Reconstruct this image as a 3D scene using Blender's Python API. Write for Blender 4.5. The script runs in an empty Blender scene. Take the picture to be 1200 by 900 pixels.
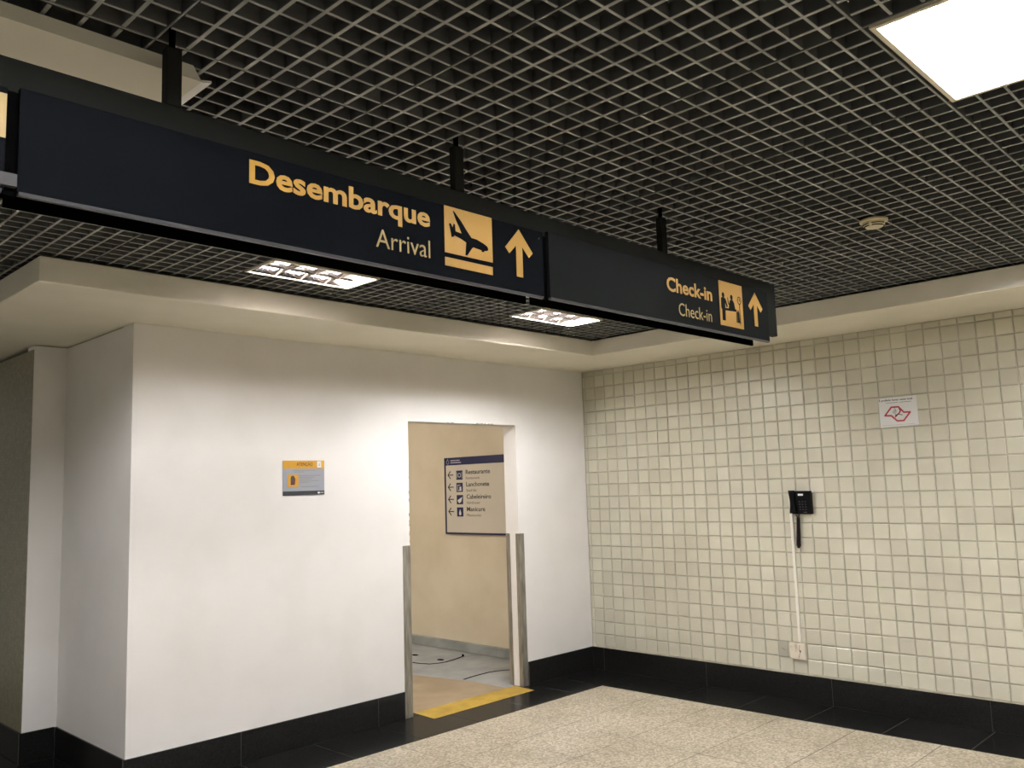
import bpy, bmesh, math, random
from mathutils import Vector, Matrix
random.seed(7)
C = bpy.context.scene.collection
S = bpy.context.scene

# ------------------------------------------------------------ camera
cd = bpy.data.cameras.new('camera'); cam = bpy.data.objects.new('camera', cd); C.objects.link(cam)
RX = Vector((0.6995155, -0.7139428, -0.0310438)); UX = Vector((-0.0623667, -0.1042665, 0.9925920))
FX = Vector((0.7118907, 0.6923974, 0.1174623))
m = Matrix.Identity(4)
for i in range(3):
    m[i][0] = RX[i]; m[i][1] = UX[i]; m[i][2] = -FX[i]
m[0][3], m[1][3], m[2][3] = -6.0148, -4.965, 1.597
cam.matrix_world = m
cd.sensor_width = 36; cd.lens = 36*1010.95/1200; cd.clip_start = .05
S.camera = cam
# ------------------------------------------------------------ world, exposure
S.view_settings.view_transform = 'Standard'; S.view_settings.look = 'None'
S.view_settings.gamma = 1; S.view_settings.use_curve_mapping = False
S.view_settings.exposure = 1.25
w = bpy.data.worlds.new('world'); S.world = w; w.use_nodes = True
w.node_tree.nodes['Background'].inputs[0].default_value = (1.0, .94, .80, 1)
w.node_tree.nodes['Background'].inputs[1].default_value = 0.14
TUBE = 132.0                      # emission of the fluorescent tubes
S.cycles.max_bounces = 8

# ------------------------------------------------------------ materials
def mat(name, col, rough=.6, metal=0, spec=.5, emit=None, es=0, coat=0):
    M = bpy.data.materials.new(name); M.use_nodes = True
    b = M.node_tree.nodes['Principled BSDF']
    b.inputs['Base Color'].default_value = (*col, 1); b.inputs['Roughness'].default_value = rough
    b.inputs['Metallic'].default_value = metal; b.inputs['Specular IOR Level'].default_value = spec
    b.inputs['Coat Weight'].default_value = coat
    if emit: b.inputs['Emission Color'].default_value = (*emit, 1); b.inputs['Emission Strength'].default_value = es
    return M
def nd(M, t, **k):
    n = M.node_tree.nodes.new(t)
    for a, v in k.items(): setattr(n, a, v)
    return n
def lk(M, a, b): M.node_tree.links.new(a, b)
def pos(M): return nd(M, 'ShaderNodeNewGeometry').outputs['Position']
def noisy(M, c1, c2, scale=5, detail=4, lo=.35, hi=.65, bump=0, bscale=60, bdist=.002, stretch=None):
    b = M.node_tree.nodes['Principled BSDF']; p = pos(M)
    if stretch:
        mp = nd(M, 'ShaderNodeVectorMath', operation='MULTIPLY'); lk(M, p, mp.inputs[0]); mp.inputs[1].default_value = stretch; p = mp.outputs[0]
    n = nd(M, 'ShaderNodeTexNoise'); n.inputs['Scale'].default_value = scale; n.inputs['Detail'].default_value = detail; lk(M, p, n.inputs['Vector'])
    r = nd(M, 'ShaderNodeValToRGB'); r.color_ramp.elements[0].position = lo; r.color_ramp.elements[1].position = hi
    r.color_ramp.elements[0].color = (*c1, 1); r.color_ramp.elements[1].color = (*c2, 1)
    lk(M, n.outputs['Fac'], r.inputs[0]); lk(M, r.outputs[0], b.inputs['Base Color'])
    if bump:
        n2 = nd(M, 'ShaderNodeTexNoise'); n2.inputs['Scale'].default_value = bscale; n2.inputs['Detail'].default_value = 3; lk(M, pos(M), n2.inputs['Vector'])
        bp = nd(M, 'ShaderNodeBump'); bp.inputs['Strength'].default_value = bump; bp.inputs['Distance'].default_value = bdist
        lk(M, n2.outputs['Fac'], bp.inputs['Height']); lk(M, bp.outputs[0], b.inputs['Normal'])
    return r
M_white = mat('white_paint', (.8, .78, .74), .55)
rw = noisy(M_white, (.725, .705, .66), (.765, .745, .705), 2.6, 7, .30, .55, .15, 14, .003)
M_grayside = M_white
M_soffit = mat('plaster_soffit', (.66, .62, .52), .7); noisy(M_soffit, (.76, .72, .59), (.81, .77, .64), 2.5, 4, bump=.15, bscale=25)
M_beige = mat('beige_paint', (.66, .58, .44), .6); noisy(M_beige, (.60, .52, .38), (.68, .60, .46), 2, 6, .3, .6, .2, 20, .003)
M_grout = mat('grout', (.40, .37, .28), .85); noisy(M_grout, (.38, .345, .26), (.52, .485, .385), 6, 4)
M_tile = mat('glazed_tile', (.6, .57, .44), .34, coat=.15)
def tile_nodes(M):
    b = M.node_tree.nodes['Principled BSDF']; p = pos(M)
    a = nd(M, 'ShaderNodeVectorMath', operation='ADD'); lk(M, p, a.inputs[0]); a.inputs[1].default_value = (1, .034, -.19)
    s = nd(M, 'ShaderNodeVectorMath', operation='MULTIPLY'); lk(M, a.outputs[0], s.inputs[0]); s.inputs[1].default_value = (0, 1/.1085, 1/.1075)
    f = nd(M, 'ShaderNodeVectorMath', operation='FLOOR'); lk(M, s.outputs[0], f.inputs[0])
    wn = nd(M, 'ShaderNodeTexWhiteNoise'); lk(M, f.outputs[0], wn.inputs['Vector'])
    r = nd(M, 'ShaderNodeValToRGB'); r.color_ramp.elements[0].color = (.565, .535, .415, 1); r.color_ramp.elements[1].color = (.67, .645, .515, 1)
    e = r.color_ramp.elements.new(.15); e.color = (.60, .575, .45, 1); e = r.color_ramp.elements.new(.8); e.color = (.63, .61, .475, 1)
    lk(M, wn.outputs['Value'], r.inputs[0])
    n = nd(M, 'ShaderNodeTexNoise'); n.inputs['Scale'].default_value = 3; n.inputs['Detail'].default_value = 5; lk(M, p, n.inputs['Vector'])
    mx = nd(M, 'ShaderNodeMixRGB', blend_type='MULTIPLY'); mx.inputs['Fac'].default_value = .2
    lk(M, r.outputs[0], mx.inputs[1]); lk(M, n.outputs['Fac'], mx.inputs[2]); lk(M, mx.outputs[0], b.inputs['Base Color'])
    n2 = nd(M, 'ShaderNodeTexNoise'); n2.inputs['Scale'].default_value = 14; lk(M, p, n2.inputs['Vector'])
    bp = nd(M, 'ShaderNodeBump'); bp.inputs['Strength'].default_value = .12; bp.inputs['Distance'].default_value = .004
    lk(M, n2.outputs['Fac'], bp.inputs['Height']); lk(M, bp.outputs[0], b.inputs['Normal'])
tile_nodes(M_tile)
M_granite = mat('black_granite', (.012, .012, .011), .2, spec=.09)
noisy(M_granite, (.007, .007, .007), (.013, .013, .012), 120, 2)
M_gjoint = mat('granite_joint', (.06, .058, .05), .8)
def terrazzo(M):
    b = M.node_tree.nodes['Principled BSDF']; p = pos(M)
    v = nd(M, 'ShaderNodeTexVoronoi'); v.inputs['Scale'].default_value = 85; lk(M, p, v.inputs['Vector'])
    r = nd(M, 'ShaderNodeValToRGB'); r.color_ramp.elements[0].color = (.27, .225, .15, 1); r.color_ramp.elements[1].color = (.56, .51, .40, 1)
    r.color_ramp.elements[0].position = .1; r.color_ramp.elements[1].position = .95
    e = r.color_ramp.elements.new(.6); e.color = (.435, .385, .29, 1)
    sp = nd(M, 'ShaderNodeSeparateColor'); lk(M, v.outputs['Color'], sp.inputs[0]); lk(M, sp.outputs[0], r.inputs[0])
    n = nd(M, 'ShaderNodeTexNoise'); n.inputs['Scale'].default_value = 2.2; n.inputs['Detail'].default_value = 6; lk(M, p, n.inputs['Vector'])
    r2 = nd(M, 'ShaderNodeValToRGB'); r2.color_ramp.elements[0].color = (.78, .76, .72, 1); r2.color_ramp.elements[0].position = .3; r2.color_ramp.elements[1].position = .6
    lk(M, n.outputs['Fac'], r2.inputs[0])
    mx = nd(M, 'ShaderNodeMixRGB', blend_type='MULTIPLY'); mx.inputs['Fac'].default_value = 1
    lk(M, r.outputs[0], mx.inputs[1]); lk(M, r2.outputs[0], mx.inputs[2]); lk(M, mx.outputs[0], b.inputs['Base Color'])
M_terr = mat('granite_beige', (.5, .45, .35), .42); terrazzo(M_terr)
M_terrjoint = mat('floor_joint', (.15, .13, .095), .8)
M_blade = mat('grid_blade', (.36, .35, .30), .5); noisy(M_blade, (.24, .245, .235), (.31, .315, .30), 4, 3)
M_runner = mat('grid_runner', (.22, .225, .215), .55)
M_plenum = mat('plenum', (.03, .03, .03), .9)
M_bladeshade = mat('grid_blade_shaded', (.10, .103, .10), .55)  # shade inside the cells put into a darker colour for the blade sides
M_conc = mat('corridor_concrete', (.3, .31, .3), .6); noisy(M_conc, (.21, .22, .22), (.33, .34, .33), 3.5, 7, .3, .65, .2, 40, .002)
M_brown = mat('corridor_brown', (.3, .22, .14), .65); noisy(M_brown, (.24, .18, .11), (.34, .26, .165), 3, 6, .3, .65)
M_cove = mat('cove_concrete', (.22, .23, .22), .6); noisy(M_cove, (.17, .18, .17), (.26, .27, .26), 5, 5)
M_black = mat('black_void', (.002, .002, .002), .9, spec=.0)
M_navy = mat('sign_navy', (.005, .006, .0075), .55, spec=.01)
M_navy2 = mat('sign_charcoal', (.013, .0145, .014), .6, spec=.01)
M_core = mat('sign_beam_grey', (.016, .017, .0145), .6, spec=.03)
M_lip = mat('sign_lip_grey', (.06, .063, .068), .4, spec=.3)
M_yellow = mat('sign_yellow', (.45, .25, .034), .5)
M_yel2 = mat('sign_yellow_pale', (.40, .285, .09), .5)
M_steel = mat('dull_aluminium', (.36, .34, .29), .42, .7); noisy(M_steel, (.26, .24, .20), (.42, .40, .35), 6, 5, stretch=(8, 8, 1))
M_tape = mat('yellow_tape', (.62, .42, .05), .55); noisy(M_tape, (.29, .185, .022), (.41, .265, .035), 9, 6, .3, .6)
M_paper = mat('paper_white', (.70, .70, .68), .5)
M_signpale = mat('sign_pale', (.62, .57, .48), .45)
M_blue = mat('sign_blue', (.012, .016, .075), .4)
M_ink = mat('ink_dark', (.03, .03, .035), .6)
M_inkgrey = mat('ink_grey', (.22, .21, .19), .6)
M_inkpale = mat('ink_pale', (.45, .45, .55), .6)
M_red = mat('ink_red', (.42, .025, .04), .5)
M_orange = mat('notice_orange', (.56, .29, .02), .5)
M_ngrey = mat('notice_grey', (.29, .305, .335), .5)
M_phone = mat('black_plastic', (.004, .004, .0045), .35, spec=.1)
M_key = mat('key_grey', (.16, .16, .17), .5)
M_lcd = mat('label_white', (.85, .85, .85), .4)
M_cord = mat('cord_brown', (.013, .006, .007), .5, spec=.15)
M_plastic = mat('white_plastic', (.74, .71, .62), .4)
M_outlet = mat('outlet_stained', (.66, .60, .48), .5); noisy(M_outlet, (.35, .28, .18), (.68, .62, .50), 22, 5, .30, .45)
M_coverplate = mat('cover_plate', (.36, .34, .28), .6)
M_detector = mat('aged_plastic', (.62, .54, .36), .5)
M_slot = mat('slot_dark', (.05, .04, .02), .8)
M_frame = mat('lamp_frame', (.62, .56, .42), .4)
M_refl = mat('lamp_reflector', (.85, .83, .80), .35, .0)
M_louv = mat('lamp_louvre', (.66, .60, .60), .12, 1.0)

M_mosaic = mat('small_mosaic', (.42, .39, .27), .45)
def mosaic(M):
    b = M.node_tree.nodes['Principled BSDF']; p = pos(M)
    s = nd(M, 'ShaderNodeVectorMath', operation='MULTIPLY'); lk(M, p, s.inputs[0]); s.inputs[1].default_value = (0, 1/.021, 1/.021)
    f = nd(M, 'ShaderNodeVectorMath', operation='FRACTION'); lk(M, s.outputs[0], f.inputs[0])
    sp = nd(M, 'ShaderNodeSeparateXYZ'); lk(M, f.outputs[0], sp.inputs[0])
    mn = nd(M, 'ShaderNodeMath', operation='MINIMUM'); lk(M, sp.outputs[1], mn.inputs[0]); lk(M, sp.outputs[2], mn.inputs[1])
    g = nd(M, 'ShaderNodeMath', operation='GREATER_THAN'); lk(M, mn.outputs[0], g.inputs[0]); g.inputs[1].default_value = .14
    fl = nd(M, 'ShaderNodeVectorMath', operation='FLOOR'); lk(M, s.outputs[0], fl.inputs[0])
    wn = nd(M, 'ShaderNodeTexWhiteNoise'); lk(M, fl.outputs[0], wn.inputs['Vector'])
    r = nd(M, 'ShaderNodeValToRGB'); r.color_ramp.elements[0].color = (.21, .19, .12, 1); r.color_ramp.elements[1].color = (.29, .27, .175, 1); lk(M, wn.outputs['Value'], r.inputs[0])
    mx = nd(M, 'ShaderNodeMixRGB'); mx.inputs[1].default_value = (.22, .20, .14, 1); lk(M, g.outputs[0], mx.inputs['Fac']); lk(M, r.outputs[0], mx.inputs[2]); lk(M, mx.outputs[0], b.inputs['Base Color'])
    bp = nd(M, 'ShaderNodeBump'); bp.inputs['Distance'].default_value = .002; lk(M, g.outputs[0], bp.inputs['Height']); lk(M, bp.outputs[0], b.inputs['Normal'])
mosaic(M_mosaic)

# ------------------------------------------------------------ mesh helpers
class MB:
    """collects boxes / prisms; build() links them as one mesh object"""
    def __init__(s): s.v = []; s.f = []; s.m = []
    def add(s, vs, fs, mi=0):
        o = len(s.v); s.v += [tuple(v) for v in vs]; s.f += [tuple(i+o for i in f) for f in fs]; s.m += [mi]*len(fs)
    def box(s, x0, x1, y0, y1, z0, z1, mi=0):
        s.add([(x0,y0,z0),(x1,y0,z0),(x1,y1,z0),(x0,y1,z0),(x0,y0,z1),(x1,y0,z1),(x1,y1,z1),(x0,y1,z1)],
              [(0,3,2,1),(4,5,6,7),(0,1,5,4),(1,2,6,5),(2,3,7,6),(3,0,4,7)], mi); return s
    def prism(s, poly, P, d, mi=0):
        """poly in (u,v); P maps (u,v,w) to xyz; thickness 0..d along w"""
        n = len(poly)
        a = sum(poly[i][0]*poly[(i+1) % n][1]-poly[(i+1) % n][0]*poly[i][1] for i in range(n))
        if a < 0: poly = poly[::-1]
        vs = [P(u, v, 0) for u, v in poly]+[P(u, v, d) for u, v in poly]
        fs = [tuple(range(n-1, -1, -1)), tuple(range(n, 2*n))]+[(i, (i+1) % n, n+(i+1) % n, n+i) for i in range(n)]
        s.add(vs, fs, mi); return s
    def mesh(s, name, mats):
        me = bpy.data.meshes.new(name); me.from_pydata(s.v, [], s.f)
        for M in mats: me.materials.append(M)
        if len(mats) > 1: me.polygons.foreach_set('material_index', s.m)
        me.update(); return me
    def build(s, name, mats, parent=None):
        if not isinstance(mats, (list, tuple)): mats = [mats]
        return link(name, s.mesh(name, mats), parent)
def link(name, me, parent=None, loc=None, rot=None):
    o = bpy.data.objects.new(name, me); C.objects.link(o)
    if parent: o.parent = parent
    if loc: o.location = loc
    if rot: o.rotation_euler = rot
    return o
def bevel(o, wd, seg=2):
    bm = bmesh.new(); bm.from_mesh(o.data); bmesh.ops.bevel(bm, geom=bm.edges[:], offset=wd, segments=seg, affect='EDGES', profile=.6)
    bm.to_mesh(o.data); bm.free(); return o
def smooth(o):
    o.data.polygons.foreach_set('use_smooth', [True]*len(o.data.polygons)); return o
def tag(o, label, cat, group=None, kind=None):
    o['label'] = label; o['category'] = cat
    if group: o['group'] = group
    if kind: o['kind'] = kind
    return o
def empty(name, loc=(0, 0, 0)):
    o = bpy.data.objects.new(name, None); C.objects.link(o); o.location = loc; o.empty_display_size = .1; return o
# planes: map (u,v,w) to the world, w towards the viewer side
def on_y(y): return lambda u, v, w: (u, y-w, v)             # faces -y, u = x
def on_x(x): return lambda u, v, w: (x-w, -u, v)            # faces -x, u = -y
def on_z(z): return lambda u, v, w: (u, v, z+w)             # faces up
def rect(a, b, c, d): return [(a, c), (b, c), (b, d), (a, d)]
def ring(cx, cy, rx, ry, n=24): return [(cx+rx*math.cos(2*math.pi*i/n), cy+ry*math.sin(2*math.pi*i/n)) for i in range(n)]
_tc = {}
def text_raw(s, bold):
    cu = bpy.data.curves.new('t', 'FONT'); cu.body = s; cu.size = 1; cu.offset = bold; cu.extrude = .5; cu.resolution_u = 3
    o = bpy.data.objects.new('t', cu); C.objects.link(o); bpy.context.view_layer.update()
    dg = bpy.context.evaluated_depsgraph_get(); me = bpy.data.meshes.new_from_object(o.evaluated_get(dg))
    bpy.data.objects.remove(o); bpy.data.curves.remove(cu)
    return me
def text(name, s, u0, u1, v0, cap, P, M, parent, bold=0, d=.0008):
    """lettering u0..u1 wide on baseline v0 with the given capital height"""
    me = text_raw(s, bold)
    if ('H', bold) not in _tc:
        h = text_raw('H', bold); _tc[('H', bold)] = (min(v.co.y for v in h.vertices), max(v.co.y for v in h.vertices))
    b0, b1 = _tc[('H', bold)]
    xs = [v.co.x for v in me.vertices]; x0, x1 = min(xs), max(xs)
    for v in me.vertices:
        v.co = P(u0+(v.co.x-x0)/(x1-x0)*(u1-u0), v0+(v.co.y-b0)/(b1-b0)*cap, (v.co.z+.5)*d)
    me.materials.clear(); me.materials.append(M); me.name = name
    return link(name, me, parent)
def stroke(mb, pts, wd, P, d, closed=False, mi=0):
    n = len(pts)
    for i in range(n if closed else n-1):
        a, b = Vector(pts[i]), Vector(pts[(i+1) % n]); t = (b-a).normalized()*wd/2; q = Vector((-t.y, t.x))
        a2, b2 = a-t*.6, b+t*.6
        mb.prism([tuple(a2+q), tuple(a2-q), tuple(b2-q), tuple(b2+q)], P, d*(1+.02*i), mi)

H = 2.6; BB = .185; TOP = 2.722; HC = 2.735
# ------------------------------------------------------------ floor of the hall
f = MB().box(-11, .05, -11, -.002, -.12, -.0014)
f.box(-11, -4.02, 0, 4, -.12, -.0014)
floor = f.build('floor', M_terrjoint); tag(floor, 'hall floor of beige speckled slabs with a black granite border', 'floor', kind='structure')
def slab(x0, x1, y0, y1, M, ztop=0, par=floor, name='floor_tile', g=.003):
    if M is M_granite: g = .0013
    x0 += g; x1 -= g; y0 += g; y1 -= g; e = .0012; z0 = -.02
    mb = MB()
    mb.add([(x0,y0,z0),(x1,y0,z0),(x1,y1,z0),(x0,y1,z0),(x0,y0,ztop-e),(x1,y0,ztop-e),(x1,y1,ztop-e),(x0,y1,ztop-e),
            (x0+e,y0+e,ztop),(x1-e,y0+e,ztop),(x1-e,y1-e,ztop),(x0+e,y1-e,ztop)],
           [(0,1,5,4),(1,2,6,5),(2,3,7,6),(3,0,4,7),(4,5,9,8),(5,6,10,9),(6,7,11,10),(7,4,8,11),(8,9,10,11)])
    return mb.build(name, M, par)
BW = .475; P5 = .51
far = MB()
for i in range(12):
    for j in range(12):
        x1 = -BW-P5*i; y1 = -BW-P5*j; x0 = x1-P5; y0 = y1-P5
        if (i+.5)*P5*.55+(j+.5)*P5*.5 < 1.75 and i < 7:
            slab(x0, x1, y0, y1, M_terr, random.uniform(-.0004, .0003))
        else: far.box(x0+.0016, x1-.0016, y0+.0016, y1-.0016, -.02, 0)
o = far.build('floor_tile', M_terr, floor); o['kind'] = 'stuff'
# black border: along the tiled wall, along the white wall, around the left recess
k = 0; ys = [0, -BW, -.62, -1.15, -1.655, -2.16, -2.67, -3.185, -3.70, -4.2, -4.7, -5.2]
slab(-BW, .0, -BW, 0, M_granite)
for a, b in zip(ys[1:], ys[2:]): slab(-BW, 0, b, a, M_granite)
xs = [-BW, -.80, -1.31, -1.82, -2.327, -2.835, -3.35, -3.86, -4.37]
for a, b in zip(xs, xs[1:]):
    slab(b, a, -BW, 0, M_granite)
slab(-2.012, -.887, .001, .083, M_granite)               # the door sill
for a, b in ((.0, .51), (.51, 1.073), (1.073, 1.58), (1.58, 2.1), (2.1, 2.6)): slab(-4.495, -4.02, a, b, M_granite)
slab(-4.87, -4.37, -BW, 0, M_granite)

# ------------------------------------------------------------ white wall with the doorway
DX0, DX1, DZ, TH = -2.02, -.885, 2.095, .145
wb = MB()
wb.box(-4.02, DX0, 0, TH, 0, H).box(DX1, 0, 0, TH, 0, H).box(DX0, DX1, 0, TH, DZ, H)
wall_back = wb.build('wall_back', M_white); tag(wall_back, 'white plaster wall with an open doorway, left of the tiled wall', 'wall', kind='structure')
# worn chips along the lintel and the jamb
ch = MB()
for i in range(16):
    u = random.uniform(DX0+.35, DX1-.2); ww = random.uniform(.008, .03)
    ch.prism([(u, DZ), (u+ww, DZ), (u+ww*.7, DZ+random.uniform(.003, .008)), (u+ww*.2, DZ+.004)], on_y(0), .0006)
for i in range(14):
    v = random.uniform(1.2, 1.75); hh = random.uniform(.01, .035); u = DX0
    ch.prism([(u, v), (u, v+hh), (u-random.uniform(.002, .007), v+hh*.6)], on_y(0), .0006)
ch.build('chipped_edge', mat('bare_plaster', (.16, .13, .10), .9), wall_back)
def guard(face, reveal, name='corner_guard'):
    mb = MB(); mb.box(*face); mb.box(*reveal); o = mb.build(name, M_steel, wall_back); bevel(o, .001, 1); return o
T = .003
guard((-2.088, DX0+T, -T, 0, .0, 1.195), (DX0, DX0+T, 0, .03, .0, 1.195))
guard((DX1-T, -.828, -T, 0, .0, 1.21), (DX1-T, DX1, 0, .038, .0, 1.21))
guard((DX1-T, -.86, TH, TH+T, .0, 1.21), (DX1-T, DX1, .103, TH, .0, 1.21))

# ------------------------------------------------------------ left: return, recess face, mosaic wall
wl = MB().box(-4.02, -3.90, TH, 1.073, 0, H-.006)
tag(wl.build('wall_left', M_white), 'shaded return of the white wall at its left corner', 'wall', kind='structure')
wr = MB().box(-4.218, -3.90, 1.073, 1.2, 0, H-.006)
tag(wr.build('wall_recess', M_white), 'narrow white wall strip set back beside the brown mosaic wall', 'wall', kind='structure')
wm = MB().box(-4.22, -4.2185, 1.0765, 1.2, 0, H-.03).box(-4.22, -4.1, 1.2, 6, 0, H-.03)
tag(wm.build('wall_mosaic', M_mosaic), 'dim wall of tiny brown mosaic at the far left edge', 'wall', kind='structure')

# ------------------------------------------------------------ tiled wall
wt = MB().box(.0075, .12, -9, TH-.001, 0, H)
wall_right = wt.build('wall_right', M_grout); tag(wall_right, 'wall of square cream glazed tiles right of the doorway', 'wall', kind='structure')
PU, PV, U0, V0, G = .1085, .1075, .034, .19, .0062
def tile_geo(w_, h_):
    a, b, t, e = w_/2, h_/2, .0075, .004
    v = [(0,-a,-b),(0,a,-b),(0,a,b),(0,-a,b),(-t+.003,-a,-b),(-t+.003,a,-b),(-t+.003,a,b),(-t+.003,-a,b),(-t,-a+e,-b+e),(-t,a-e,-b+e),(-t,a-e,b-e),(-t,-a+e,b-e)]
    fs = [(0,1,5,4),(1,2,6,5),(2,3,7,6),(3,0,4,7),(4,5,9,8),(5,6,10,9),(6,7,11,10),(7,4,8,11),(8,9,10,11)]
    return v, [t_[::-1] for t_ in fs]
def rnd_rot():
    return Matrix.Rotation(random.gauss(0, .0045), 3, 'X') @ Matrix.Rotation(random.gauss(0, .010), 3, 'Y') @ Matrix.Rotation(random.gauss(0, .010), 3, 'Z')
meshes = {}
stuff = MB()
for ci in range(-1, 54):
    u_a = U0+PU*ci; u_b = u_a+PU
    if ci == -1: u_a = 0
    for ri in range(23):
        v_a = V0+PV*ri; v_b = min(v_a+PV, H)
        g = G+random.uniform(-.001, .0012)
        w_, h_ = u_b-u_a-g, v_b-v_a-g
        c = (.0075, -(u_a+u_b)/2+random.gauss(0, .0006), (v_a+v_b)/2+random.gauss(0, .0006))
        R = rnd_rot()
        if 21 <= ci <= 33:
            key = (round(w_*1000), round(h_*1000))
            if key not in meshes:
                v, fs = tile_geo(w_, h_); mb = MB(); mb.add(v, fs); meshes[key] = mb.mesh('wall_tile', [M_tile])
            o = link('wall_tile', meshes[key], wall_right, c); o.rotation_euler = R.to_euler()
        else:
            v, fs = tile_geo(w_, h_); stuff.add([tuple(R @ Vector(p)+Vector(c)) for p in v], fs)
o = stuff.build('wall_tile', M_tile, wall_right); o['kind'] = 'stuff'

# ------------------------------------------------------------ black skirting
def skirting(name, label, runs):
    root = None
    for kind, c, a, b, cuts in runs:        # kind 'y': faces -y at y=c, x from a to b; 'x': faces -x
        d = .012
        j = MB()
        if kind == 'y': j.box(a, b, c-d+.002, c-.0005, 0, BB-.002)
        else: j.box(c-d+.002, c-.0005, a, b, 0, BB-.002)
        if root is None: root = j.build(name, M_gjoint); tag(root, label, 'skirting', kind='structure')
        else: j.build('mortar_bed', M_gjoint, root)
        ed = [a]+[q for q in sorted(cuts) if a < q < b]+[b]
        for p, q in zip(ed, ed[1:]):
            mb = MB(); g = .0016
            if kind == 'y': mb.box(p+g, q-g, c-d, c-.001, .001, BB)
            else: mb.box(c-d, c-.001, p+g, q-g, .001, BB)
            o = mb.build('skirting_tile', M_granite, root); bevel(o, .0012, 1)
    return root
skirting('baseboard_back', 'black granite skirting along the white wall', [('y', 0, -4.034, -2.092, (-3.34, -2.325)), ('y', 0, -.826, -.012, ())])
skirting('baseboard_right', 'black granite skirting under the cream tiled wall', [('x', 0, -9, -.0, [-.132-1.0135*i for i in range(9)])])
skirting('baseboard_left', 'black granite skirting around the left return and recess', [('x', -4.02, 0, 1.061, ()), ('y', 1.073, -4.234, -4.032, ()), ('x', -4.22, 1.075, 6, (1.9, 2.9))])
cap = MB().box(-.009, .006, -9, 0, BB, V0+.002).build('trim_mortar', M_grout); tag(cap, 'thin pale mortar line between cream tiles and black skirting', 'trim', kind='structure')

# ------------------------------------------------------------ bulkhead (dropped plaster soffit)
bk = MB()
BX, BY = -4.742, -.715
L = [(BX, BY), (-.72, BY), (-.72, -9), (.1, -9), (.1, TH), (-3.9, TH), (-3.9, 1.2), (-4.1, 1.2), (-4.1, 6), (BX, 6)]
bk.prism(L, on_z(H), TOP-H)
trim = bk.build('trim_bulkhead', M_soffit); bevel(trim, .004, 1); tag(trim, 'dropped cream plaster bulkhead running along both walls', 'trim', kind='structure')

# ------------------------------------------------------------ ceiling: dark plenum and open grid panels
pl = MB().box(-11, 1, -11, 7, 3.35, 3.45).box(-4.6, .5, -.55, -.45, TOP, 3.35).box(-.56, -.46, -11, -.5, TOP, 3.35)  # unseen upstands over the bulkhead added to keep world light out of the plenum
ceiling = pl.build('ceiling', M_plenum); tag(ceiling, 'dark open cell grid ceiling of square metal cells', 'ceiling', kind='structure')
CX, CY = .645/8, 1.245/16
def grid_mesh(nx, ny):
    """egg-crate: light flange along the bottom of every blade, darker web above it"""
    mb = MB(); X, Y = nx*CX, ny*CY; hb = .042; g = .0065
    for i in range(1, nx):
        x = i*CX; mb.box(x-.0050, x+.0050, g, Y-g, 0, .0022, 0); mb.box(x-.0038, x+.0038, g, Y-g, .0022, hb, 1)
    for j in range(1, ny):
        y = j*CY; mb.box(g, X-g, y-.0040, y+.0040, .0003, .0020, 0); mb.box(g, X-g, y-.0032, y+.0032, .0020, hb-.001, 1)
    return mb.mesh('grid_panel', [M_blade, M_bladeshade])
gm = {}
def panel(x, y, nx, ny):
    if (nx, ny) not in gm: gm[(nx, ny)] = grid_mesh(nx, ny)
    o = link('grid_panel', gm[(nx, ny)], ceiling, (x+random.uniform(-.002, .002), y+random.uniform(-.002, .002), HC+random.uniform(0, .003)))
    o.rotation_euler = (random.gauss(0, .0012), random.gauss(0, .0015), random.gauss(0, .0012)); return o
X0, Y0 = -3.22, -4.165
LAMPS = [(-1, 2, 5, 4), (2, 2, 5, 4), (-4, 2, 5, 4), (-1, -1, 8, 8), (2, -1, 8, 8), (-4, -1, 8, 8), (-1, -3, 8, 8), (2, -3, 8, 8)]   # column, row, first cell, cells
for ix in range(-8, 5):
    for iy in range(-3, 7):
        if iy > 2 and ix > -3: continue
        if iy > 4 and ix < -6: continue
        x = X0+.645*ix; y = Y0+1.245*iy
        lp = [l for l in LAMPS if l[0] == ix and l[1] == iy]
        if lp:
            _, _, c0, n = lp[0]
            if c0: panel(x, y, 8, c0)
            if 16-c0-n: panel(x, y+(c0+n)*CY, 8, 16-c0-n)
        else: panel(x, y, 8, 16)
# runners (the carrying tees) between the panels
def runner(x0, x1, y0, y1):
    MB().box(x0, x1, y0, y1, HC+.001, HC+.004, 0).box(x0+.001, x1-.001, y0+.001, y1-.001, HC+.004, HC+.045, 1).build('grid_runner', [M_runner, M_bladeshade], ceiling)
for iy in range(-2, 3): runner(-8.3, -.64, Y0+1.245*iy-.0035, Y0+1.245*iy+.0035)
for ix in range(-7, 4): runner(X0+.645*ix-.0025, X0+.645*ix+.0025, -7.8, -.45 if ix > -3 else 4)
# hangers in the plenum near the seams
for ix in range(-6, 4):
    for iy in (-1, 0, 1, 2):
        MB().box(X0+.645*ix-.002, X0+.645*ix+.002, Y0+1.245*iy-.002, Y0+1.245*iy+.002, HC+.045, 3.351).build('hanger_wire', M_runner, ceiling)

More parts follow.
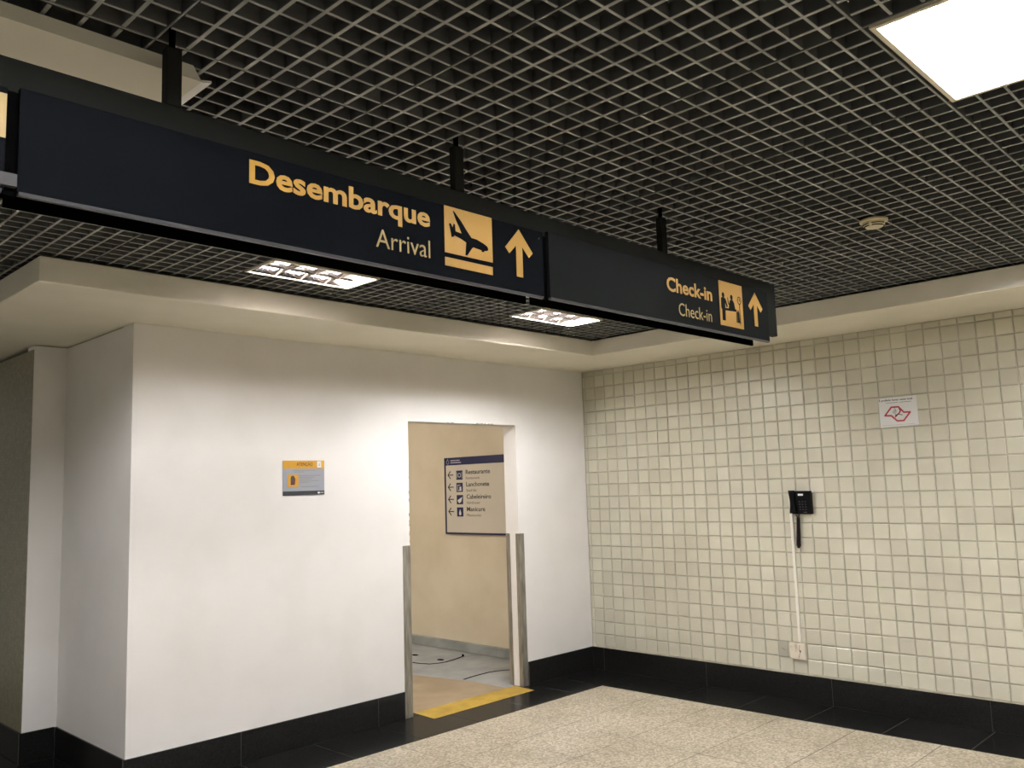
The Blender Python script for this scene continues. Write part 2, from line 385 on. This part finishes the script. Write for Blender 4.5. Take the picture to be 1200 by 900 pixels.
# ------------------------------------------------------------ ceiling lamps
def lamp(x, y, sx, sy, label, nb, rows, power=1, name='ceiling_lamp'):
    M_tube = mat('lamp_tube', (1, 1, 1), .5, emit=(1.0, .985, 1.02), es=TUBE*power)
    r = empty(name, (x, y, HC)); tag(r, label, 'lamp', 'recessed fluorescent ceiling lamps')
    a, b, t, zt = sx/2, sy/2, .014, .075
    z0 = -.006
    fr = MB(); fr.box(-a, a, -b, -b+t, z0, .012).box(-a, a, b-t, b, z0, .012).box(-a, -a+t, -b+t, b-t, z0, .012).box(a-t, a, -b+t, b-t, z0, .012)
    fr.build('frame', M_frame, r)
    hs = MB(); hs.box(-a+.002, a-.002, -b+.002, b-.002, zt, zt+.004)
    hs.box(-a+.002, -a+.006, -b+.002, b-.002, .012, zt).box(a-.006, a-.002, -b+.002, b-.002, .012, zt)
    hs.box(-a+.006, a-.006, -b+.002, -b+.006, .012, zt).box(-a+.006, a-.006, b-.006, b-.002, .012, zt)
    hs.build('housing', M_refl, r)
    n = rows; wy = (sy-2*t)/n
    for k in range(n):
        yc = -b+t+wy*(k+.5)
        tb = MB(); ax, rr = a-.03, .013
        N = 10
        vs = [(sx_*ax, yc+rr*math.cos(2*math.pi*i/N), .036+rr*math.sin(2*math.pi*i/N)) for sx_ in (-1, 1) for i in range(N)]
        tb.add(vs, [(i, (i+1) % N, N+(i+1) % N, N+i) for i in range(N)]+[tuple(range(N-1, -1, -1)), tuple(range(N, 2*N))])
        smooth(tb.build('tube', M_tube, r))
    # louvre: V-shaped cross blades and ridges between the tubes
    lv = MB()
    def blade(p0, p1, top, wt, wbm):      # trapezoid blade, wider at the top, from p0 to p1
        d_ = (Vector(p1)-Vector(p0)).normalized(); q = Vector((-d_.y, d_.x))
        vs = []
        for p_ in (p0, p1):
            for s_, ww, zz in ((-1, wbm, 0), (1, wbm, 0), (1, wt, top), (-1, wt, top)):
                vs.append((p_[0]+q.x*s_*ww, p_[1]+q.y*s_*ww, zz))
        lv.add(vs, [(3,2,1,0), (4,5,6,7), (0,1,5,4), (1,2,6,5), (2,3,7,6), (3,0,4,7)])
    for k in range(n+1):
        yc = -b+t+wy*k
        blade((-a+t, yc), (a-t, yc), .030 if n == 2 else .012, .009 if n == 2 else .002, .002 if n == 2 else .0015)
    for i in range(1, nb):
        xc = -a+t+(sx-2*t)*i/nb
        blade((xc, -b+t), (xc, b-t), .0225 if n == 2 else .010, .011 if n == 2 else .002, .002 if n == 2 else .0015)
    lv.build('louvre', M_louv, r)
    return r
names = ['small ceiling lamp behind the arrival sign, nearer the left wall corner', 'small ceiling lamp seen below the check-in sign near the room corner',
         'unseen small ceiling lamp added left of the picture to light the recess',  # unseen lamp, added to brighten the recess and return walls
         'large bright square ceiling lamp at the top right', 'square ceiling lamp outside the picture beyond the right edge', 'square ceiling lamp above the camera on the left',
         'square ceiling lamp behind the camera, left of its neighbour', 'square ceiling lamp behind the camera, nearer the tiled wall']
for (ix, iy, c0, n), lb, pw in zip(LAMPS, names, (.44, 1.5, 1.3, .5, .62, .95, .65, .65)):
    lamp(X0+.645*(ix+.5), Y0+1.245*(iy+(1 if n == 8 else 0))-(n*CY/2+.012) if n == 8 else Y0+1.245*iy+(c0+n/2)*CY, .636, n*CY-(.012 if n == 8 else .01), lb, 4, 2 if n == 4 else 4, pw)

# ------------------------------------------------------------ plaster box end above the sign
tb = MB()
P = on_y(-2.87)
zt = 2.728
tb.add([(-8.2,-2.87,zt),(-5.032,-2.87,zt),(-5.008,-2.87,2.690),(-8.2,-2.87,2.690),(-8.2,-2.45,zt),(-5.032,-2.45,zt),(-5.008,-2.45,2.690),(-8.2,-2.45,2.690)],
       [(0,3,2,1),(4,5,6,7),(0,1,5,4),(3,7,6,2),(1,2,6,5),(0,4,7,3)])
t2 = tb.build('trim_box', M_soffit); tag(t2, 'pale boxed strip under the grid above the sign left end', 'trim', kind='structure')
eb = MB(); eb.add([(-5.007,-2.862,2.692),(-4.972,-2.852,2.704),(-5.007,-2.862,2.699),(-4.972,-2.852,2.711),(-5.007,-2.45,2.692),(-4.972,-2.45,2.704),(-5.007,-2.45,2.699),(-4.972,-2.45,2.711)],
       [(0,1,3,2),(4,6,7,5),(0,4,5,1),(2,3,7,6),(1,5,7,3),(0,2,6,4)])
eb.build('end_cap', M_refl, t2)

# ------------------------------------------------------------ hanging sign
sg = empty('hanging_sign', (-4, -2.94, 2.25)); tag(sg, 'long black overhead sign with yellow arrival and check-in lettering', 'sign')
def part(mb, name, M, par=sg):
    o = mb.build(name, M)
    o.parent = par; o.matrix_parent_inverse = Matrix.Translation(-Vector(par.location)) if par.type == 'EMPTY' else Matrix.Identity(4)
    return o
o = part(MB().box(-8.4, -2.036, -2.955, -2.925, 2.297, 2.56), 'beam', M_core); bevel(o, .002, 1)
for hx in (-5.12, -4.162, -2.99, -6.4, -7.6):
    o = part(MB().box(hx-.02, hx+.02, -2.955, -2.925, 2.56, 2.713), 'hanger_post', M_core)
    bevel(o, .003, 1)
    part(MB().box(hx-.006, hx+.006, -2.944, -2.932, 2.713, 2.79), 'hanger_rod', M_black)
YF = -3.0
def front(x0, x1, z0, z1, M):
    p = part(MB().box(x0, x1, -2.999, -2.984, z0+.006, z1), 'front_panel', M); bevel(p, .0025, 2)
    lp = MB()
    lp.add([(x0+.004, -3.0, z0+.0075), (x1-.004, -3.0, z0+.0075), (x1-.004, -2.9965, z0), (x0+.004, -2.9965, z0), (x0+.004, -2.986, z0), (x1-.004, -2.986, z0), (x0+.004, -2.986, z0+.0075), (x1-.004, -2.986, z0+.0075)],
           [(0,3,2,1), (3,4,5,2), (0,1,7,6), (4,6,7,5), (0,6,4,3), (1,2,5,7)])
    l_ = lp.build('bottom_lip', M_lip); l_.parent = p
    bk_ = part(MB().box(x0, x1, -2.91, -2.898, z0-.002, z1), 'back_panel', M_black)
    sp = part(MB().box(x0+.03, x1-.06, -2.984, -2.955, 2.40, z1-.02), 'spacer', M_black)
    return p
p1 = front(-5.475, -3.817, 2.240, 2.478, M_navy)
p2 = front(-3.787, -2.204, 2.243, 2.488, M_navy2)
p3 = front(-7.9, -5.499, 2.240, 2.470, M_navy)
part(MB().box(-3.82, -3.783, -2.985, -2.956, 2.24, 2.47), 'gap_filler', M_black)
part(MB().box(-5.503, -5.471, -2.985, -2.956, 2.24, 2.47), 'gap_filler', M_black)
part(MB().box(-5.53, -5.476, -3.003, -2.985, 2.256, 2.283), 'clip', mat('clip_grey', (.035, .035, .034), .6))
P = on_y(-2.999)
D1 = .0012
def child(mb, name, M, par): return mb.build(name, M, par)
child(MB().prism(rect(-5.66, -5.500, 2.358, 2.455), P, D1), 'pictogram', M_yel2, p3)
text('lettering', 'Desembarque', -4.940, -4.333, 2.393, .063, P, M_yellow, p1, .026)
text('lettering', 'Arrival', -4.539, -4.335, 2.297, .054, P, M_yel2, p1, -.004)
text('lettering', 'Check-in', -3.061, -2.711, 2.378, .060, P, M_yellow, p2, .024)
text('lettering', 'Check-in', -2.980, -2.722, 2.284, .053, P, M_yel2, p2, -.004)
ARR = [(0,.166),(.067,.093),(.048,.074),(.0155,.106),(.0155,0),(-.0155,0),(-.0155,.106),(-.048,.074),(-.067,.093)]
for cx, z, pp in ((-3.939, 2.299, p1), (-2.328, 2.309, p2)):
    child(MB().prism([(cx+a, z+b*(1 if pp is p1 else .975)) for a, b in ARR], P, D1), 'arrow', M_yellow, pp)
pic = child(MB().prism(rect(-4.275, -4.067, 2.327, 2.497-.019), P, D1).prism(rect(-4.275, -4.068, 2.285, 2.312), P, D1), 'pictogram', M_yellow, p1)
# aeroplane coming down
PL = MB(); d = .0006; Q = lambda u, v, w_: (u, -2.999-D1-w_, v)
dz = -.012
sh = lambda pts: [(a, b+dz) for a, b in pts]
PL.prism(sh([(-4.244,2.399),(-4.232,2.414),(-4.200,2.411),(-4.165,2.405),(-4.138,2.404),(-4.108,2.396),(-4.091,2.389),(-4.086,2.380),(-4.091,2.374),(-4.112,2.371),(-4.151,2.375),(-4.179,2.384),(-4.206,2.393),(-4.232,2.399)]), Q, d)
PL.prism(sh([(-4.239,2.478),(-4.234,2.478),(-4.205,2.452),(-4.181,2.425),(-4.160,2.404),(-4.200,2.406),(-4.212,2.428),(-4.226,2.450)]), Q, d*1.1)
PL.prism(sh([(-4.256,2.434),(-4.249,2.436),(-4.241,2.424),(-4.237,2.437),(-4.231,2.436),(-4.229,2.410),(-4.238,2.394),(-4.246,2.392)]), Q, d*1.2)
PL.prism(sh([(-4.184,2.386),(-4.189,2.344),(-4.181,2.343),(-4.160,2.370),(-4.148,2.380)]), Q, d*1.3)
PL.prism(sh([(-4.118,2.376),(-4.116,2.367),(-4.108,2.367),(-4.100,2.376)]), Q, d*1.4)
child(PL, 'pictogram', M_navy, p1)
# check-in desk pictogram
child(MB().prism(rect(-2.651, -2.448, 2.281, 2.484), P, D1), 'pictogram', M_yellow, p2)
K = MB()
K.prism(ring(-2.618, 2.420, .011, .0125, 14), Q, d)
K.prism([(-2.637,2.405),(-2.628,2.409),(-2.606,2.409),(-2.597,2.402),(-2.583,2.372),(-2.592,2.366),(-2.604,2.388),(-2.604,2.352),(-2.607,2.304),(-2.633,2.304),(-2.633,2.352),(-2.640,2.362)], Q, d)
K.prism(ring(-2.546, 2.418, .011, .0125, 14), Q, d)
K.prism([(-2.574,2.368),(-2.562,2.402),(-2.550,2.407),(-2.536,2.406),(-2.526,2.396),(-2.517,2.364),(-2.574,2.364)], Q, d)
K.prism([(-2.582,2.414),(-2.578,2.414),(-2.574,2.392),(-2.566,2.384),(-2.570,2.378),(-2.580,2.388)], Q, d)
K.prism([(-2.615,2.362),(-2.508,2.367),(-2.508,2.356),(-2.615,2.351)], Q, d*1.2)
K.prism(rect(-2.511, -2.506, 2.306, 2.36), Q, d*1.1)
K.prism([(-2.503,2.352),(-2.498,2.366),(-2.494,2.352),(-2.490,2.366),(-2.484,2.352),(-2.481,2.306),(-2.503,2.306)], Q, d)
stroke(K, ring(-2.478, 2.412, .0155, .0165, 18), .0035, Q, d, True)
K.prism(rect(-2.4795, -2.4755, 2.30, 2.397), Q, d*1.3)
K.prism(rect(-2.479, -2.4755, 2.410, 2.422), Q, d*1.3).prism(rect(-2.479, -2.470, 2.409, 2.412), Q, d*1.5)
child(K, 'pictogram', M_navy2, p2)
o = part(MB().prism(ring(-3.838, 2.452, .003, .003, 10), P, .002), 'screw', M_lip)

# ------------------------------------------------------------ smoke detector
sd = empty('smoke_detector', (-2.17, -3.52, HC)); tag(sd, 'round yellowed smoke detector under the ceiling grid at right', 'smoke detector')
def lathe(prof, n=28):
    mb = MB(); vs = []; fs = []
    for r_, z_ in prof: vs += [(r_*math.cos(2*math.pi*i/n), r_*math.sin(2*math.pi*i/n), z_) for i in range(n)]
    for j in range(len(prof)-1):
        for i in range(n): a = j*n+i; b = j*n+(i+1) % n; fs.append((a, b, b+n, a+n))
    fs.append(tuple(range(n-1, -1, -1))); fs.append(tuple(range((len(prof)-1)*n, len(prof)*n)))
    mb.add(vs, fs); return mb
smooth(lathe([(.055, -.002), (.060, -.004), (.060, -.012), (.054, -.014)][::-1]).build('base', M_detector, sd))
smooth(lathe([(.018, -.040), (.034, -.038), (.045, -.030), (.050, -.016), (.050, -.012)]).build('cover', M_detector, sd))
for k_, (r_, z_) in enumerate(((.0475, -.026), (.0415, -.034))):
    for s_ in range(4):
        mb = MB(); n = 8
        for i in range(n):
            a0 = math.radians(90*s_+8+74*i/n); a1 = math.radians(90*s_+8+74*(i+1)/n)
            vs = [(rr*math.cos(a), rr*math.sin(a), zz) for rr in (r_-.003, r_+.0012) for a in (a0, a1) for zz in (z_-.0018, z_+.0018)]
            mb.add(vs, [(0,1,3,2),(4,6,7,5),(0,2,6,4),(1,5,7,3),(0,4,5,1),(2,3,7,6)])
        mb.build('vent_slot', M_slot, sd)

# ------------------------------------------------------------ corridor behind the doorway
cf = MB().box(-3.9, -.12, .083, 6, -.1, -.004)
fc = cf.build('floor_corridor', M_conc); tag(fc, 'grey concrete corridor floor seen through the doorway', 'floor', kind='structure')
fb = MB().prism([(-3.9, .084), (-.985, .084), (-1.0, .5), (-1.12, 1.05), (-1.22, 1.6), (-1.5, 2.3), (-3.9, 2.6)], on_z(-.004), .0016)
fb.build('floor_patch', M_brown, fc)
gr = MB(); Z = on_z(-.004)
stroke(gr, [(-.80,1.60),(-.775,1.431),(-.736,1.335),(-.66,1.295),(-.588,1.283),(-.50,1.295),(-.421,1.314),(-.307,1.350),(-.25,1.42)], .020, Z, .0022)
gr.build('groove', M_black, fc)
gr = MB(); stroke(gr, [(-.974,.606),(-.87,.622),(-.776,.630),(-.66,.632),(-.595,.618),(-.493,.561),(-.40,.50)], .017, Z, .0022)
gr.build('groove', M_black, fc)
for cx, cy in ((-.54, 1.79), (-.545, 1.405)):
    MB().prism(ring(cx, cy, .028, .04, 12), Z, .002).build('lifting_hole', M_black, fc)
wc = MB().box(-.12, -.0, TH, 6, 0, 3.0)
wcr = wc.build('wall_corridor_right', M_beige); tag(wcr, 'beige corridor wall seen through the open doorway', 'wall', kind='structure')
cv = MB(); cv.add([(-.12, TH, .085), (-.135, TH, .075), (-.165, TH, 0), (-.12, TH, -.004), (-.12, 6, .085), (-.135, 6, .075), (-.165, 6, 0), (-.12, 6, -.004)],
       [(0,1,2,3), (7,6,5,4), (0,4,5,1), (1,5,6,2), (2,6,7,3), (3,7,4,0)])
cvo = cv.build('baseboard_corridor', M_cove); tag(cvo, 'grey coved concrete skirting in the corridor', 'skirting', kind='structure')
tag(MB().box(-4.0, -.0, 6, 6.1, 0, 3.0).build('wall_corridor_end', M_beige), 'end wall of the corridor behind the doorway', 'wall', kind='structure')
tag(MB().box(-4.1, -3.9, 1.2, 6, 0, 3.0).build('wall_corridor_left', M_beige), 'left wall of the corridor behind the doorway', 'wall', kind='structure')
tag(MB().box(-4.1, .0, TH, 6.1, 3.0, 3.1).build('ceiling_corridor', M_soffit), 'plain ceiling of the corridor behind the doorway', 'ceiling', kind='structure')
def corridor_lamp(x, y):
    r = empty('ceiling_lamp', (x, y, 3.0)); tag(r, 'plain batten lamp on the corridor ceiling out of view', 'lamp')
    MB().box(-.62, .62, -.09, .09, -.03, 0).build('housing', M_refl, r)
    MB().box(-.60, .60, -.07, .07, -.062, -.03).build('diffuser', mat('corridor_diffuser', (1, 1, 1), .5, emit=(1.0, .93, .86), es=46), r)
corridor_lamp(-2.5, 2.4)

# ------------------------------------------------------------ yellow floor strip
tp = MB().prism([(-1.948, .078), (-.905, .072), (-.922, -.150), (-1.962, -.166)], on_z(.0005), .0015).build('floor_strip', M_tape)
tag(tp, 'worn yellow warning strip on the black doorway sill', 'floor strip')

# ------------------------------------------------------------ direction sign on the corridor wall
ds = empty('direction_sign', (-.12, 1.25, 1.15)); tag(ds, 'white and blue direction board seen through the doorway', 'sign')
def sub(mb, name, M, par): return part(mb, name, M, par)
A1, B1 = -1.752, -.80           # u = -y
Px = on_x(-.12)
board = sub(MB().prism(rect(A1, B1, 1.14, 1.903), Px, .018), 'board', M_signpale, ds); bevel(board, .0015, 1)
Pb = on_x(-.138)
child(MB().prism(rect(A1, B1, 1.826, 1.903), Pb, .002), 'header', M_blue, board)
child(MB().prism(rect(A1, B1, 1.134, 1.152), Pb, .003).prism(rect(A1-.004, A1+.016, 1.134, 1.903), Pb, .003), 'border', M_blue, board)
rows = [('Restaurante', 'Restaurant', -1.436, -1.087, -1.236), ('Lanchonete', 'Snack Bar', -1.432, -1.103, -1.28), ('Cabeleireiro', 'Hairdresser', -1.430, -1.082, -1.235), ('Manicure', 'Manicurist', -1.430, -1.169, -1.228)]
for i, (a, b, u0, u1, u2) in enumerate(rows):
    v = 1.722-.1225*i
    text('lettering', a, u0, u1, v+.008, .043, Pb, M_ink, board, .010, .001)
    text('lettering', b, u0, u2, v-.043, .026, Pb, M_inkgrey, board, 0, .001)
    k_ = MB(); stroke(k_, [(-1.625, v+.005), (-1.700, v+.005)], .010, Pb, .001); stroke(k_, [(-1.668, v+.040), (-1.702, v+.005), (-1.668, v-.030)], .011, Pb, .0012)
    k_.build('arrow', M_ink, board)
    sq = child(MB().prism(rect(-1.577, -1.484, v-.045, v+.047), Pb, .001), 'pictogram', M_blue, board)
    w_ = MB(); Pq = on_x(-.139); cx = -1.5305
    if i == 0:
        stroke(w_, ring(cx, v, .020, .020, 16), .006, Pq, .0006, True); w_.prism(rect(cx-.038, cx-.034, v-.03, v+.03), Pq, .0006); w_.prism(rect(cx+.034, cx+.038, v-.03, v+.03), Pq, .0006)
    elif i == 1:
        stroke(w_, [(cx-.028, v+.02), (cx-.028, v-.03), (cx-.004, v-.03)], .006, Pq, .0006); w_.prism([(cx, v+.008), (cx+.024, v+.008), (cx+.028, v-.034), (cx-.004, v-.034)], Pq, .0006); w_.prism(rect(cx-.030, cx+.01, v+.02, v+.026), Pq, .0006)
    elif i == 2:
        w_.prism([(cx-.034, v-.004), (cx+.036, v+.028), (cx+.02, v-.02), (cx-.01, v-.034), (cx-.024, v-.024)], Pq, .0006)
    else:
        w_.prism([(cx-.013, v-.030), (cx+.012, v-.030), (cx+.016, v-.008), (cx, v+.030), (cx-.016, v-.008)], Pq, .0006)
    w_.build('pictogram', M_paper, board)
hd = MB(); Ph = on_x(-.140)
for j in range(2): hd.prism(rect(-1.66, -1.52 if j == 0 else -1.50, 1.876-.022*j-.008, 1.876-.022*j+.002), Ph, .0006)
hd.build('print_line', M_inkpale, board)
hh = MB(); stroke(hh, ring(-1.702, 1.858, .018, .020, 14), .004, Ph, .0006, True); hh.prism([(-1.706, 1.88), (-1.698, 1.88), (-1.702, 1.898)], Ph, .0006)
hh.build('emblem', M_inkpale, board)

# ------------------------------------------------------------ ATENCAO notice on the white wall
no = empty('wall_notice', (-2.9, 0, 1.58)); tag(no, 'small grey notice with orange ATENÇÃO header on the white wall', 'notice')
u0, u1, v0, v1 = -3.056, -2.744, 1.580, 1.806
Pn = on_y(-.0005)
pa = sub(MB().prism(rect(u0, u1, v0, v1), Pn, .004), 'board', M_ngrey, no)
Pn = on_y(-.0045)
child(MB().prism(rect(u0, u1, v1-.052, v1), Pn, .0006), 'header', M_orange, pa)
child(MB().prism(rect(u0, u1, v0, v0+.028), Pn, .0006), 'footer', M_ink, pa)
Pt = on_y(-.0051)
text('lettering', 'ATENÇÃO', -2.956, -2.834, v1-.034, .022, Pt, mat('ink_brown', (.16, .07, .01), .6), pa, .02, .0005)
child(MB().prism(rect(-2.800, -2.768, v1-.046, v1-.004), Pt, .0004), 'label', M_paper, pa)
text('lettering', 'i', -2.787, -2.781, v1-.036, .02, on_y(-.0056), M_inkgrey, pa, 0, .0004)
MB().prism(ring(-2.788, v0+.014, .009, .006, 14), Pt, .0004).prism(rect(-2.777, -2.750, v0+.0125, v0+.016), Pt, .0004).build('emblem', M_paper, pa)
bars = MB()
for a, b, v in ((-2.98, -2.815, 1.740), (-2.97, -2.90, 1.730), (-2.932, -2.775, 1.706), (-2.932, -2.82, 1.695), (-2.932, -2.84, 1.684), (-2.932, -2.785, 1.672), (-2.932, -2.86, 1.662), (-2.92, -2.79, 1.634)):
    bars.prism(rect(a, b, v, v+.0035), Pn, .0005)
bars.build('print_line', M_inkgrey, pa)
child(MB().prism(rect(-3.021, -2.941, 1.636, 1.716), Pn, .0006), 'pictogram', M_orange, pa)
fg = MB(); fg.prism([(-3.0, 1.648), (-2.972, 1.648), (-2.966, 1.69), (-2.978, 1.708), (-2.994, 1.706), (-3.0, 1.69)], Pt, .0004)
fg.build('pictogram', M_ink, pa)
fg = MB().prism([(-2.985, 1.65), (-2.968, 1.65), (-2.965, 1.688), (-2.980, 1.692)], on_y(-.0056), .0004).build('pictogram', mat('ink_maroon', (.12, .01, .01), .6), pa)

# ------------------------------------------------------------ no smoking notice on the tiles
ns = empty('no_smoking_notice', (0, -2.76, 1.92)); tag(ns, 'white no smoking notice with red outlined emblem on the cream tiles', 'notice')
u0, u1 = 2.634, 2.889
Pm = on_x(-.0005)
sheet = sub(MB().prism([(u0, 2.116), (u1, 2.117), (u1+.002, 1.921), (u0+.004, 1.914)], Pm, .003), 'sheet', M_paper, ns)
Pr = on_x(-.0035)
W_ = lambda px, py: (u0+.002+(px-85)/990*.253, 2.117-(py-120+(px-85)*.075)/720*.198)
def Wp(px, py): return (u0+(px-(85+(py-170)*.09))/985*.255, 2.117-(py-(170-(px-85)*.098))/700*.198)
text('lettering', 'É proibido fumar neste local', Wp(115, 215)[0], Wp(965, 150)[0], 2.093, .014, Pr, M_ink, sheet, .02, .0005)
MB().prism(rect(Wp(300, 270)[0], Wp(600, 240)[0], 2.079, 2.0825), Pr, .0004).prism(rect(Wp(640, 240)[0], Wp(940, 220)[0], 2.079, 2.0825), Pr, .0004).build('print_line', M_inkgrey, sheet)
rd = MB()
stroke(rd, [Wp(*q) for q in ((275, 580), (435, 372), (615, 355), (755, 480), (915, 470), (755, 680), (590, 692), (440, 575))], .0105, Pr, .0006, True)
stroke(rd, [Wp(*q) for q in ((640, 400), (668, 440), (650, 490), (600, 540), (540, 600))], .009, Pr, .0009)
rd.build('emblem', M_red, sheet)
child(MB().prism(ring(*Wp(520, 480), .014, .014, 14), Pr, .0004), 'emblem', mat('ink_palegrey', (.45, .48, .46), .6), sheet)
cg = MB(); stroke(cg, [Wp(560, 560), Wp(600, 530), Wp(720, 545)], .005, Pr, .0011); cg.prism([Wp(530, 540), Wp(590, 540), Wp(560, 600)], Pr, .001)
stroke(cg, [Wp(520, 390), Wp(560, 460)], .003, Pr, .0011)
cg.build('emblem', M_ink, sheet)
child(MB().prism(rect(u0+.015, u1-.02, 1.928, 1.9295), Pr, .0004), 'print_line', M_inkgrey, sheet)

# ------------------------------------------------------------ telephone, conduit, outlet
ph = empty('wall_telephone', (0, -2.03, 1.33)); tag(ph, 'black keypad telephone mounted on the cream tiled wall', 'telephone')
def wedge(u0, u1, v0, v1, d0, d1, x=0):     # d0 thickness at the bottom, d1 at the top
    mb = MB(); Pw = on_x(x)
    vs = [Pw(u0, v0, 0), Pw(u1, v0, 0), Pw(u1, v1, 0), Pw(u0, v1, 0), Pw(u0, v0, d0), Pw(u1, v0, d0), Pw(u1, v1, d1), Pw(u0, v1, d1)]
    mb.add(vs, [(0,3,2,1), (4,5,6,7), (0,1,5,4), (1,2,6,5), (2,3,7,6), (3,0,4,7)]); return mb
body = sub(wedge(1.962, 2.112, 1.330, 1.497, .034, .05, -.0005), 'body', M_phone, ph); bevel(body, .005, 2)
hsm = MB(); nS = 12
sec = []
for i in range(nS+1):
    t_ = i/nS; v = 1.336+.166*t_
    bulge = .5+.5*math.cos(2*math.pi*t_)     # ends swell
    wdt = .017+.007*bulge; th = .016+.012*bulge; base = .052-.006*(1-t_)
    sec.append((v, wdt, th, base))
vs = []; fs = []
NN = 12
for v, wdt, th, base in sec:
    for j in range(NN):
        a = 2*math.pi*j/NN
        vs.append((-base-th*.5*math.sin(a)-.006, -(1.977+wdt*math.cos(a)), v))
for i in range(nS):
    for j in range(NN): a = i*NN+j; b = i*NN+(j+1) % NN; fs.append((a, b, b+NN, a+NN))
fs += [tuple(range(NN-1, -1, -1)), tuple(range(nS*NN, nS*NN+NN))]
hsm.add(vs, fs); hs_ = smooth(sub(hsm, 'handset', M_phone, ph))
def pface(v): return -.0005-.034-(v-1.330)/.167*.016
for i in range(4):
    for j in range(3):
        uu, vv = 2.030+.022*j, 1.420-.019*i; x = pface(vv)
        kk = MB().prism(rect(uu-.007, uu+.007, vv-.0055, vv+.0055), on_x(x+.001), .004).build('key', M_phone, body)
        MB().prism(rect(uu-.0025, uu+.0025, vv-.002, vv+.002), on_x(x-.003), .0008).build('key_mark', M_key, body)
x = pface(1.468); MB().prism(rect(2.024, 2.062, 1.463, 1.477), on_x(x+.001), .004).build('display', M_lcd, body)
MB().prism(rect(2.052, 2.078, 1.342, 1.345), on_x(pface(1.343)+.001), .002).build('print_line', M_key, body)
sub(MB().prism(rect(2.085, 2.120, 1.482, 1.500), on_x(-.0005), .012), 'bracket', M_lcd, ph)
# coiled cord hanging as a doubled loop
def coil(u_a, v_a, u_b, v_b, rad, turns, x, wire=.0022, grow=0):
    pts = []; n = turns*8
    for i in range(n+1):
        t_ = i/n; a = 2*math.pi*turns*t_; r_ = rad*(1+grow*t_)
        pts.append((x-r_*math.sin(a), -(u_a+(u_b-u_a)*t_+r_*math.cos(a)), v_a+(v_b-v_a)*t_))
    return pts
def tube(mb, pts, r_, n=5):
    vs = []; fs = []
    for i, p_ in enumerate(pts):
        a = Vector(pts[max(i-1, 0)]); b = Vector(pts[min(i+1, len(pts)-1)]); t_ = (b-a).normalized()
        s_ = t_.cross(Vector((1, .3, .2))).normalized(); q = t_.cross(s_)
        vs += [tuple(Vector(p_)+s_*r_*math.cos(2*math.pi*k_/n)+q*r_*math.sin(2*math.pi*k_/n)) for k_ in range(n)]
    for i in range(len(pts)-1):
        for k_ in range(n): a = i*n+k_; b = i*n+(k_+1) % n; fs.append((a, b, b+n, a+n))
    fs += [tuple(range(n-1, -1, -1)), tuple(range((len(pts)-1)*n, len(pts)*n))]
    mb.add(vs, fs); return mb
cdm = MB()
tube(cdm, coil(1.996, 1.305, 1.982, 1.10, .0065, 34, -.022, grow=.4), .0026)
tube(cdm, coil(2.004, 1.305, 1.996, 1.10, .0065, 34, -.020, grow=.4), .0026)
tube(cdm, [(-.022, -1.982, 1.10), (-.022, -1.985, 1.092), (-.022, -1.989, 1.089), (-.021, -1.993, 1.092), (-.02, -1.996, 1.10)], .007, 6)
tube(cdm, [(-.03, -1.975, 1.34), (-.028, -1.985, 1.325), (-.022, -1.996, 1.305)], .003); tube(cdm, [(-.02, -2.015, 1.335), (-.02, -2.008, 1.32), (-.02, -2.004, 1.305)], .003)
smooth(sub(cdm, 'coiled_cord', M_cord, ph))
wr_ = MB(); tube(wr_, [(-.012, -1.955, 1.40), (-.014, -1.958, 1.34), (-.014, -1.972, 1.315), (-.012, -1.985, 1.31), (-.012, -1.99, 1.332)], .0022)
tube(wr_, [(-.010, -1.958, 1.35), (-.014, -1.965, 1.31), (-.012, -1.975, 1.29), (-.012, -1.99, 1.30), (-.012, -2.0, 1.325)], .002)
smooth(sub(wr_, 'thin_wire', mat('wire_grey', (.25, .23, .20), .5), ph))

cn = MB().prism(rect(1.930, 1.951, .411, 1.487), on_x(-.0005), .012).build('cable_trunking', M_plastic); bevel(cn, .0015, 1)
tag(cn, 'thin vertical white cable trunking below the telephone', 'trunking')
ob = empty('outlet_box', (0, -1.925, .29)); tag(ob, 'stained white outlet box at the foot of the cable trunking', 'outlet')
o = sub(MB().prism(rect(1.866, 1.983, .292, .409), on_x(-.0005), .022), 'body', M_outlet, ob); bevel(o, .003, 2)
sub(MB().prism(rect(1.872, 1.977, .298, .403), on_x(-.0225), .0025), 'faceplate', M_outlet, ob)
sl = MB(); stroke(sl, [(1.945, .395), (1.940, .36), (1.948, .345), (1.938, .315), (1.932, .302)], .003, on_x(-.025), .0006)
sub(sl, 'crack', M_slot, ob); sub(MB().prism(ring(1.948, .352, .006, .009, 10), on_x(-.025), .001), 'jack_hole', M_slot, ob)
cp = empty('cover_plate', (0, -1.8, .3)); tag(cp, 'flat grey blank plate left of the outlet box', 'cover plate')
sub(MB().prism(rect(1.768, 1.842, .298, .407), on_x(-.0005), .004), 'plate', M_coverplate, cp)
sub(MB().prism([(1.790, .357), (1.812, .346), (1.826, .340), (1.820, .350), (1.800, .361)], on_x(-.0045), .0006), 'sticker', M_tape, cp)
